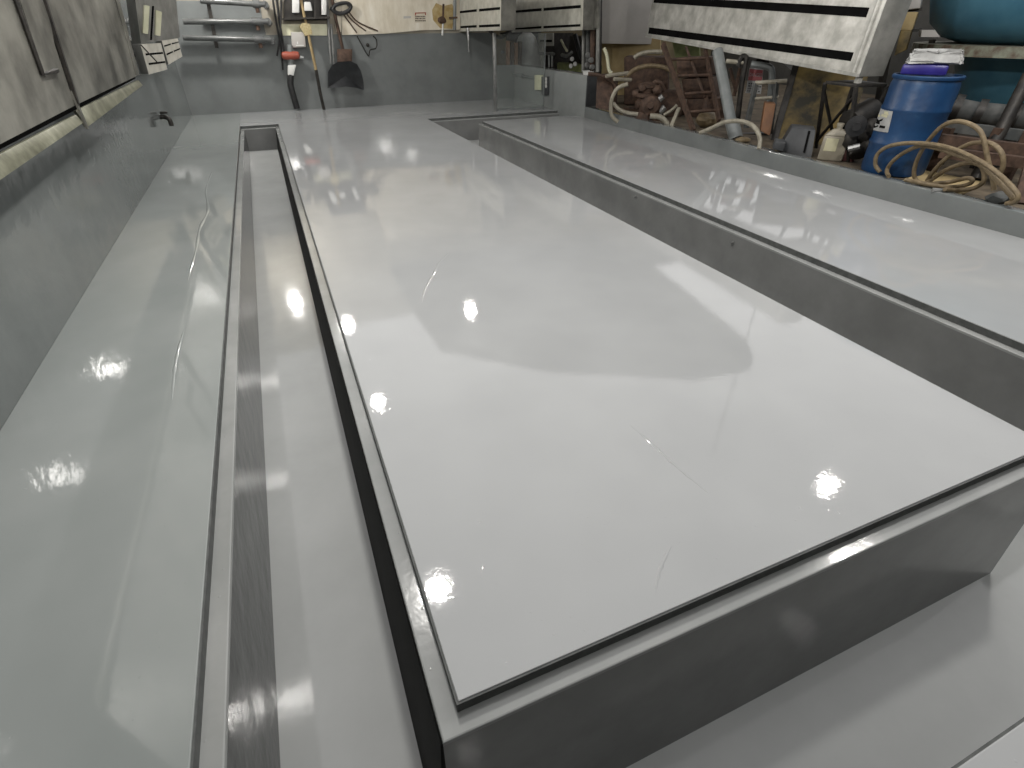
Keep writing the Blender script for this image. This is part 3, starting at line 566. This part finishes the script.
# ladder frame
L0 = gp(693.5, 131); dl = dist(L0)
ld = thing('rusty_ladder', 'rusty steel ladder leaning left of the grey pole', 'ladder', L0)
def la(px, py, k=0.): return at(px, py, D=dl+.012*(131-py)+k)
MB().beam(la(693.5, 131), la(663, 44), .04, .075).build('rail', m_rust, ld)
MB().beam(la(719, 121), la(705, 49), .035, .06).build('rail', m_rust, ld)
for (a, b) in (((669, 59.5), (709, 58)), ((676, 76), (711, 75)), ((684.5, 94), (714, 92)), ((690, 112), (717, 110))):
    MB().tube([la(*a), la(*b)], .022, 8).build('rung', m_rust, ld)
MB().tube([la(686, 47, .05), la(705, 97, .05)], .018, 8).build('brace', m_rust, ld)
MB().beam(la(707, 92, .06), at(701, 131, D=dl+.35), .05, .05).build('rear_leg', m_rust, ld)
for (q, lb_) in (([(676, 58), (712, 57), (711, 76), (677, 78)], 'dark brown box on the heap behind the ladder, uppermost'), ([(681, 79), (712, 78), (714, 98), (684, 99)], 'dark brown box on the heap behind the ladder, middle one'), ([(686, 99), (722, 98), (724, 124), (690, 126)], 'dusty brown box behind the ladder foot')):
    Q = [at(px, py, D=dl+1.4) for px, py in q]; tag(MB().plate([Q[3], Q[2], Q[1], Q[0]], (.4, .3, 0), .02).build('dark_box', m_rust), lb_, 'box')
tag(MB().plate([at(676, 62, D=11.3), at(700, 62, D=11.3), at(699, 40, D=11.3), at(672, 40, D=11.3)], (.1, .1, 0)).build('yellow_sheet', m_green), 'yellow green panel high behind the ladder', 'panel')
# grey pole
P0 = gp(735, 139); dp = dist(P0)
gpole = thing('grey_pole', 'thick grey pipe leaning with a collar at its foot', 'pipe', P0)
MB().tube([at(731.5, 124, D=dp+.1), at(717.5, 51, D=dp+.7)], .07, 14).build('pipe_tube', m_greypl, gpole)
MB().tube([at(736, 139, D=dp), at(732, 122, D=dp+.1)], .088, 14).build('foot_collar', m_greypl, gpole)
hose([(700, 133), (712, 128), (724, 122.5), (738, 121), (750, 124), (757, 131), (760, 140), (759, 149)], .026, m_hosep, 'beige hose arching over the curb at the grey pole foot', ds=[7.9, 7.8, 7.7, 7.6, 7.5, 7.4, 7.35, 7.3])
# hand cart frames
hc = thing('hand_cart', 'dark steel hand cart frame standing right of the grey pole', 'cart', gp(745, 142))
dh = 8.6
def hp(px, py, k=0.): return at(px, py, D=dh+k)
MB().tube(cr([hp(736, 135), hp(741, 90), hp(745, 65), hp(746, 58), hp(742, 57), hp(738, 66)], 6), .035, 9).build('handle_tube', m_blackiron, hc)
MB().tube(cr([hp(768, 132), hp(770, 100), hp(772, 78), hp(771, 69), hp(764, 66), hp(751, 64)], 6), .04, 9).build('frame_tube', m_greypl, hc)
MB().tube([hp(726, 61), hp(746, 63)], .026, 8).build('cross_bar', m_hosep, hc)
MB().tube([hp(756, 62, .3), hp(769, 61, .3)], .035, 8).build('rear_bar', m_blackiron, hc)
MB().beam(hp(736, 135), hp(768, 134), .10, .04).build('toe_plate', m_blackiron, hc)
MB().tube([hp(730, 68, .3), hp(736, 92, .3)], .025, 6).tube([hp(740, 68, .3), hp(734, 96, .3)], .025, 6).build('lattice', m_rust, hc)
ds = thing('danger_sign', 'red and white DANGER sign inside the hand cart frame', 'sign', at(756, 92, D=dh+.35))
sgn = [at(745.5, 93, D=dh+.35), at(761, 94, D=dh+.35), at(763.5, 69.5, D=dh+.35), at(749.5, 68, D=dh+.35)]
MB().plate(sgn, (.03, .03, 0)).build('sign_board', m_bag, ds)
nn = (sgn[1]-sgn[0]).cross(sgn[3]-sgn[0]).normalized(); nn = nn if nn.y < 0 else -nn
MB().plate([bil(sgn, u, v)+nn*.004 for u, v in ((.03, .52), (.97, .52), (.97, .97), (.03, .97))], nn*.004).build('red_band', m_pink, ds)
tx = bpy.data.curves.new('sign_text', 'FONT'); tx.body = 'DANGER'; tx.size = 1; tx.align_x = 'CENTER'; tx.align_y = 'CENTER'; tx.extrude = .01
to = bpy.data.objects.new('sign_text_source', tx); COL.objects.link(to)
me = bpy.data.meshes.new_from_object(to.evaluated_get(bpy.context.evaluated_depsgraph_get())); bpy.data.objects.remove(to)
xs = [v.co.x for v in me.vertices]; wd = max(xs)-min(xs); ex = (sgn[1]-sgn[0]); sc_ = ex.length*.82/wd; ex.normalize(); ey = nn.cross(ex)
cc = bil(sgn, .5, .75)+nn*.009
for v in me.vertices: v.co = cc+(ex*v.co.x+ey*v.co.y*1.35+nn*v.co.z)*sc_-Vector(ds.location)
lt = bpy.data.objects.new('lettering', me); COL.objects.link(lt); me.materials.clear(); me.materials.append(m_bag); lt.parent = ds
pr_ = MB(); random.seed(5)
for r_ in range(4):
    v = .42-.1*r_; u = .1
    while u < .85:
        w_ = random.uniform(.05, .13); pr_.plate([bil(sgn, a, b)+nn*.004 for a, b in ((u, v-.05), (u+w_, v-.05), (u+w_, v), (u, v))], nn*.003); u += w_+.05
pr_.build('print_rows', m_darkplastic, ds)
wf = thing('steel_trestle', 'pale steel trestle frame between hand cart and plywood', 'trestle', gp(764, 150))
MB().tube([hp(755, 83, -.2), hp(787, 81, -.2)], .026, 8).build('top_rail', m_hosep, wf)
MB().tube([hp(752, 99, -.2), hp(779, 97, -.2)], .02, 8).build('lower_rail', m_hosep, wf)
MB().beam(hp(756, 83, -.2), hp(746, 128, -.25), .06, .04).build('leg', m_concretepl, wf)
MB().beam(hp(777, 82, -.2), hp(770, 134, -.25), .05, .04).build('leg', m_concretepl, wf)
tag(MB().plate([at(760.5, 131, D=8.0), at(770, 136, D=8.0), at(776, 103.5, D=8.15), at(765, 103, D=8.15)], (.12, .14, 0), .01).build('orange_block', m_orange), 'orange brown wooden block standing beside the plywood', 'wood block')
tag(MB().plate([at(782, 62, D=9.2), at(793, 72, D=9.2), at(793, 62, D=9.2), at(786, 60, D=9.2)], (.02, .02, 0)).build('white_sheet', m_paper), 'small bright white sheet corner above the plywood', 'sheet')
# plywood
pw = thing('plywood_sheet', 'stained yellow plywood sheet leaning behind the metal stool', 'plywood', gp(800, 150))
q = [at(771, 145, D=8.2), at(842, 149, D=8.1), at(872, 66, D=8.5), at(797, 58, D=8.6)]
MB().plate(q, (.02, .03, 0)).build('sheet', m_wood, pw)
MB().plate([q[0]+(q[0]-q[1])*.03, q[0]+(q[1]-q[0])*.07, q[3]+(q[2]-q[3])*.05, q[3]+(q[3]-q[2])*.03], (-.012, -.02, 0)).build('dark_edge', m_blackiron, pw)
# black bin and jug
bn = thing('plastic_bin', 'dark grey plastic bin lying behind the curb below the plywood', 'bin', gp(797, 156))
d0 = dist(gp(797, 156))-.05
q = [at(778, 150, D=d0+.15), at(811, 161, D=d0), at(816, 130, D=d0+.12), at(792, 127.5, D=d0+.22)]
MB().plate(q, (.22, .22, 0), .015).build('bin_body', m_darkplastic, bn)
MB().plate([at(772, 149, D=d0), at(783, 152, D=d0), at(786, 142.5, D=d0), at(775, 141, D=d0)], (.15, .15, 0), .015).build('step_lip', m_darkplastic, bn)
MB().plate([bil(q, .72, .2)+Vector((-.012, -.012, 0)), bil(q, .78, .2)+Vector((-.012, -.012, 0)), bil(q, .78, .95)+Vector((-.012, -.012, 0)), bil(q, .70, .95)+Vector((-.012, -.012, 0))], (.01, .01, 0)).build('slot', m_dark, bn)
J = gp(829, 161); J += Vector((J.x, J.y, 0)).normalized()*.08
jg = thing('plastic_jug', 'milky plastic jug with yellow label beside the black bin', 'jug', J)
jh = at(833, 123, D=dist(J)).z-GZ
ja = math.atan2(J.y, J.x)
def rbox(mb, c, w, d, z0, z1, w1, d1, a):
    m_ = Matrix.Rotation(a, 3, 'Z'); V = []
    for (ww, dd_, z) in ((w, d, z0), (w1, d1, z1)):
        V += [Vector(c)+m_ @ Vector((x*dd_/2, y*ww/2, z)) for x, y in ((-1, -1), (1, -1), (1, 1), (-1, 1))]
    return mb.hexa(V, .02)
rbox(rbox(MB(), J, .25, .15, 0, jh*.68, .25, .15, ja), J, .245, .145, jh*.67, jh*.86, .10, .08, ja).build('jug_body', m_jug, jg)
MB().lathe(J+Vector((0, 0, jh*.85)), [(.03, 0), (.03, jh*.08), (.036, jh*.08), (.036, jh*.16), (.01, jh*.165)], 14).build('cap', m_jug, jg)
inn = Vector((-math.cos(ja), -math.sin(ja), 0)); sd = Vector((-math.sin(ja), math.cos(ja), 0))
MB().plate([J+inn*.076+sd*s_+Vector((0, 0, z)) for s_, z in ((.09, jh*.27), (-.03, jh*.27), (-.03, jh*.62), (.09, jh*.62))], inn*.003).build('label', m_jugl, jg)
K = gp(846, 162); K += Vector((K.x, K.y, 0)).normalized()*.1; ka = math.atan2(K.y, K.x)
mj = thing('maroon_can', 'dark maroon can standing right of the milky jug', 'can', K)
rbox(rbox(MB(), K, .14, .2, 0, .24, .14, .2, ka), K, .13, .19, .235, .30, .06, .1, ka).build('can_body', m_maroon, mj)
MB().lathe(K+Vector((0, 0, .295)), [(.025, 0), (.025, .04), (.01, .042)], 12).build('cap', m_black, mj)
# stool under the hood corner
ST = dist(BR)
st = thing('metal_stool', 'black metal work stool with crossed braces under the hood corner', 'stool', gp(850, 150))
zt = BR.z-.055
def tp_(px, py, d): p = at(px, py, D=d); return Vector((p.x, p.y, zt))
cF, cL, cR = tp_(857, 84, 7.12), tp_(826, 80, 7.42), tp_(889, 80, 7.40)
cs4 = [cL, cF, cR, cL+cR-cF]
MB().plate([p+Vector((0, 0, -.035)) for p in cs4], (0, 0, .03), .004).build('top', m_blackiron, st)
ft = [gp(816, 148), gp(848, 162), cs4[2]+(cs4[2]-cs4[0]).normalized()*.05, cs4[3]+(cs4[3]-cs4[1]).normalized()*.05]
for p, f in zip(cs4, ft): MB().beam(Vector((f.x, f.y, GZ)), p+Vector((0, 0, -.03)), .035).build('leg', m_blackiron, st)
for i, j in ((0, 1), (1, 2), (2, 3), (3, 0)):
    a, b = Vector((ft[i].x, ft[i].y, GZ)), cs4[j]
    MB().beam(lerp(a, Vector((cs4[i].x, cs4[i].y, zt)), .12), lerp(b, Vector((ft[j].x, ft[j].y, GZ)), .1)+Vector((0, 0, -.03)), .025).build('brace', m_blackiron, st)
# dark motor behind the stool
mo = thing('black_motor', 'black greasy motor lying between the stool and the blue drum', 'motor', gp(862, 150))
dm = 7.2
MB().tube([at(850, 125, D=dm), at(872, 112, D=dm+.2)], .15, 16).build('motor_body', m_blackiron, mo)
for k, q in enumerate(((852, 140), (864, 135), (872, 128), (858, 150), (868, 146))): MB().blob(at(*q, D=dm-.02), .10, 2, .18).build('casting', m_blackiron, mo)
MB().tube([at(848, 149, D=dm-.2), at(860, 146, D=dm-.2)], .03, 8).build('shaft', m_steel, mo)
MB().lathe(at(856, 126, D=dm-.2), [(.10, 0), (.10, .02), (.04, .03), (.04, .06)], 16, (-.7, -.7, 0)).build('end_cap', m_black, mo)
# drum
DR = Vector((5.80, 3.72, GZ)); rdr = .285; hd = .865
dr = thing('blue_drum', 'blue plastic drum with white hazard sticker behind the curb', 'drum', DR)
prof = [(.25, 0), (.275, .012), (.282, .05), (.282, .26), (.289, .275), (.289, .29), (.282, .305), (.282, .56), (.289, .575), (.289, .59), (.282, .605), (.280, .79), (.272, .82), (.27, .83), (.285, .835), (.29, .845), (.29, .86), (.283, .868), (.265, .868), (.262, .85), (.01, .85)]
MB().lathe(DR, prof, 40).build('drum_body', m_drum, dr)
def cyl(px, py, r):
    d = at(px, py, D=1)-Vector((0, 0, H)); o = Vector((0, 0, H)); ox, oy = o.x-DR.x, o.y-DR.y
    a = d.x**2+d.y**2; b = 2*(ox*d.x+oy*d.y); c = ox*ox+oy*oy-r*r; t = (-b-math.sqrt(max(b*b-4*a*c, 0)))/(2*a); p = o+d*t
    g_ = math.atan2(p.y-DR.y, p.x-DR.x)
    return (g_-2*math.pi if g_ > 0 else g_), p.z
def patch(mb, cor, r, th=.003, n=6):
    """a curved patch on the drum: corners given as (angle, height)"""
    for i in range(n):
        Q = []
        for u, v in ((i/n, 0), ((i+1)/n, 0), ((i+1)/n, 1), (i/n, 1)):
            A = [cor[0][k]*(1-u)+cor[1][k]*u for k in (0, 1)]; B = [cor[3][k]*(1-u)+cor[2][k]*u for k in (0, 1)]
            g_, z = [A[k]*(1-v)+B[k]*v for k in (0, 1)]; Q.append((g_, z))
        mb.hexa([DR+Vector((math.cos(g_)*r, math.sin(g_)*r, z-GZ)) for g_, z in Q]+[DR+Vector((math.cos(g_)*(r+th), math.sin(g_)*(r+th), z-GZ)) for g_, z in Q])
    return mb
sq = [cyl(873.5, 129.5, .284), cyl(888, 132.5, .284), cyl(893.5, 109.5, .284), cyl(880, 107, .284)]
def sb_(u, v): return tuple((sq[0][k]*(1-u)+sq[1][k]*u)*(1-v)+(sq[3][k]*(1-u)+sq[2][k]*u)*v for k in (0, 1))
patch(MB(), sq, .283, .004).build('hazard_sticker', m_paper, dr)
mk = MB()
for cset in (((.20, .30), (.55, .30), (.50, .44), (.12, .52)), ((.45, .40), (.62, .46), (.66, .58), (.40, .46)), ((.58, .16), (.85, .16), (.85, .26), (.60, .27)), ((.1, .12), (.3, .1), (.3, .18), (.1, .2)), ((.34, .14), (.5, .2), (.48, .26), (.33, .2))):
    patch(mk, [sb_(*c) for c in cset], .2865, .003, 2)
mk.build('hazard_symbol', m_dark, dr)
mk = MB()
for cset in (((.45, .66), (.8, .62), (.84, .72), (.5, .76)), ((.62, .76), (.86, .74), (.8, .88), (.6, .88)), ((.12, .62), (.35, .6), (.36, .66), (.14, .7))): patch(mk, [sb_(*c) for c in cset], .2865, .003, 2)
mk.build('worn_print', m_jugl, dr)
zr = GZ+.868
aa = math.atan2(DR.y, DR.x)
rbox(MB(), Vector((DR.x, DR.y, zr))+Vector((math.sin(aa), -math.cos(aa), 0))*(-.05), .36, .3, .0, .085, .36, .3, aa).build('tmp', m_purple)
o = bpy.data.objects['tmp']; o.name = 'plastic_crate'; tag(o, 'deep blue plastic crate sitting on the blue drum', 'crate')
mbs = rbox(MB(), Vector((DR.x, DR.y, zr+.092)), .44, .3, .0, .105, .37, .22, aa)
bmesh.ops.subdivide_edges(mbs.b, edges=mbs.b.edges[:], cuts=3, use_grid_fill=True)
random.seed(11)
for v in mbs.b.verts:
    if v.co.z > zr+.10: v.co += Vector((random.uniform(-.012, .012), random.uniform(-.012, .012), random.uniform(-.016, .008)))
mbs.bev = False; o = mbs.build('white_sack', m_paper, ang=50); tag(o, 'folded white sack lying on the deep blue crate', 'sack')
# small litter on the ground behind the curb
p_ = at(706, 128, D=9.0); p_.z = GZ+.10; tag(MB().blob(p_, .15, 3, .10, (1.2, 1, .7)).build('rag_bundle', m_hose), 'dusty tan rag bundle behind the ladder foot', 'rag')
p_ = at(742, 143, D=7.9); p_.z = GZ+.03; tag(MB().blob(p_, .07, 3, .10, (1.6, 1, .5)).build('scrap', m_hose), 'flattened tan scrap beside the grey pole foot', 'scrap')
# tall boards between hood and tank
for q, m_, nm, lb_, cat in (([(894, 56), (906, 50), (912, 30), (901, 30)], m_wood, 'yellow_board', 'yellow stained board leaning between the big hood and blue tank', 'board'),
        ([(899, 30), (912, 30), (918, 12), (903, 12)], m_card, 'cardboard_box', 'tan cardboard box wedged above the yellow board', 'box'),
        ([(904, 10), (920, 8), (924, -12), (906, -12)], m_cabin, 'pale_box', 'pale box stacked over the tan cardboard box', 'box')):
    Q = [at(px, py, D=8.6) for px, py in q]; tag(MB().plate(Q, (.25, .16, 0), .008).build(nm, m_), lb_, cat)
rk = thing('storage_rack', 'dark steel rack post holding boxes beside the blue tank', 'rack', at(905, 60, D=8.9))
rk.location.z = GZ
b0 = at(885, 100, D=8.75); b0.z = GZ
MB().beam(b0, at(903, -25, D=8.75), .06).build('post', m_blackiron, rk)
b1_ = at(925, 60, D=9.0); b1_.z = GZ; MB().beam(b1_, b1_+Vector((0, 0, 1.1)), .05).build('post', m_blackiron, rk)
for y in (31.5, 11): MB().beam(at(898, y, D=8.85), at(922, y-2, D=8.85), .18, .03).build('shelf', m_blackiron, rk)
tag(MB().plate([at(921, 37, D=8.5), at(940, 37, D=8.5), at(935, 30, D=8.5), at(922, 30, D=8.5)], (.1, .1, 0)).build('pale_block', m_cabin), 'small pale block on the tank ring beside the boards', 'block')
# hopper tank
TD = 9.4; tc_ = at(1062, 20, D=TD); te = at(924, 10, D=TD-.3)
RT = (Vector((te.x, te.y, 0))-Vector((tc_.x, tc_.y, 0))).length*.98
TC = Vector((tc_.x, tc_.y, GZ))
tk = thing('hopper_tank', 'big blue hopper tank on a rusty ring frame at right', 'tank', TC)
zf = at(960, 49, D=TD-RT*.6).z-GZ
MB().lathe(TC, [(RT*.62, zf+.03), (RT*.80, zf+.10), (RT*.93, zf+.24), (RT, zf+.5), (RT, zf+1.25)], 40).build('tank_body', m_tank, tk)
MB().lathe(TC, [(.15, .12), (RT*.50, zf*.45), (RT*.66, zf-.02), (RT*.66, zf+.03)], 36).build('hopper_cone', m_tank, tk)
MB().lathe(TC, [(RT*.62, zf-.06), (RT*1.0, zf-.06), (RT*1.0, zf+.04), (RT*.62, zf+.04)], 40).build('ring_flange', m_flange, tk)
for k in range(4):
    a = aa+math.pi+.55+k*math.pi/2; e = TC+Vector((math.cos(a), math.sin(a), 0))*RT*.95
    MB().beam(e, e+Vector((0, 0, zf-.06)), .09).build('leg', m_blackiron, tk)
# leaning pipe, beams and pump parts behind the hose
s0 = at(985, 160, D=6.9); s0.z = GZ+.02
tag(MB().tube([s0, at(1030, 74, D=7.4)], .055, 12).build('leaning_pipe', m_blackiron), 'dark grey pipe leaning against the tank behind the tan hose', 'pipe')
wd_ = thing('pipe_manifold', 'grimy grey pipe manifold lying behind the blue drum', 'pipe', gp(965, 140))
MB().tube(cr([at(944, 112, D=7.6), at(958, 110, D=7.6), at(975, 113, D=7.6), at(1005, 116, D=7.6), at(1030, 120, D=7.6)], 5), .10, 12).build('main_pipe', m_concretepl, wd_)
for px, py in ((952, 108), (975, 113), (1010, 117)): MB().tube([at(px, py, D=7.55), at(px+8, py+1, D=7.55)], .13, 12).build('flange', m_blackiron, wd_)
for px in (960, 1000):
    f_ = at(px, 115, D=7.6); MB().beam(Vector((f_.x, f_.y, GZ)), f_, .07).build('support', m_blackiron, wd_)
pl = thing('timber_pallet', 'dark timber pallet lying behind the tan hose coil', 'pallet', gp(985, 165))
for (y0, d_) in ((128, 7.15), (142, 6.95), (155, 6.8)):
    a, b = at(940, y0-3, D=d_), at(1036, y0+9, D=d_+.05); MB().beam(a, b, .09, .09).build('deck_board', m_concretepl if y0 == 128 else m_rust, pl)
for px in (950, 1000, 1032):
    a = at(px, 128, D=7.1); MB().beam(Vector((a.x, a.y, GZ)), a, .07).build('block', m_rust, pl)
tag(MB().beam(gp(1020, 204), at(1033, 160, D=dist(gp(1020, 204))+.3), .10, .04).build('plank', m_rust), 'reddish plank end leaning at the far right edge', 'plank')
tag(MB().lathe(at(945, 96, D=7.5), [(.02, -.1), (.05, 0), (.035, .08), (.01, .09)], 10).build('pale_bottle', m_cream), 'small cream bottle wedged behind the blue drum rim', 'bottle')
tag(MB().span(6.9, 7.1, 3.4, 3.6, GZ, at(945, 96, D=7.5).z-.1).build('dark_stand', m_blackiron), 'dark stand behind the drum under the cream bottle', 'stand')
# flat board, and hose coil
fb = [gp(897, 184), gp(960, 196), gp(985, 184), gp(925, 172)]
tag(MB().plate([p+Vector((0, 0, .001)) for p in fb], (0, 0, .015)).build('flat_card', m_card), 'tan flattened cardboard under the hose coil', 'cardboard')
gA, gB = dist(gp(876, 173, GZ+.03)), dist(gp(1010, 207, GZ+.03))
def hd_(px, k=0): t = (px-876)/(1010-876); return gA*(1-t)+gB*t+k
hc_ = thing('hose_coil', 'loose coil of tan rubber hose beside the blue drum', 'hose', gp(950, 185))
for k, pts in enumerate((
    [(880, 172), (875.5, 165), (877, 155), (885, 148), (896, 144.5), (910, 143), (924, 143.5), (940, 145.5), (956, 150), (972, 157), (988, 166), (1003, 178), (1013, 188), (1018, 196), (1015, 202), (1005, 206)],
    [(888, 178), (887, 170), (893, 161), (905, 152), (920, 146), (936, 148), (952, 153), (970, 160), (983, 167), (994, 177), (1006, 190), (1013, 199), (1008, 204)],
    [(924, 184), (917, 181), (914, 174), (916, 163), (921, 152), (929, 140), (940, 128), (950, 122.5), (960, 121.5), (971, 124.5), (980, 131), (984.5, 142), (987, 155), (990, 168), (993, 180), (994, 190)],
    [(927, 181), (933, 172), (942, 162), (954, 152), (968, 144.5), (982, 142), (994, 145), (1002, 154), (1003, 165), (1000, 173), (994, 180)],
    [(944, 191), (958, 190), (974, 188), (983, 182), (984, 173), (980, 165), (970, 162.5), (958, 165), (946, 170), (934, 178), (926, 183)],
    [(905, 180), (925, 184), (945, 187), (962, 186), (972, 182), (968, 178), (950, 182), (932, 184)])):
    P = []
    for px, py in pts:
        q_ = at(px, py, D=hd_(px, .04*k-.04))
        if q_.z < GZ+.03: q_ = at(px, py, Z=GZ+.028+.012*(k % 3))
        if q_.x < FX+.15 and q_.z < .22: q_.z = max(q_.z, .21)
        P.append(q_)
    MB().tube(cr(P, 7), .0185, 9).build('hose_loop', m_hose, hc_)
e_ = gp(944, 191, GZ+.03); MB().tube([e_, e_+Vector((-.07, .06, 0))], .02, 8).build('end_nozzle', m_steel, hc_)
tag(MB().blob(gp(1000, 198, GZ+.05), .09, 2, .25, (1.3, 1, .6)).build('rag', m_concretepl), 'grimy crumpled rag under the right end of the hose', 'rag')
for k, (px, py, r_) in enumerate(((704, 141, .05), (742, 143, .06), (852, 166, .05), (700, 128, .05))):
    pass
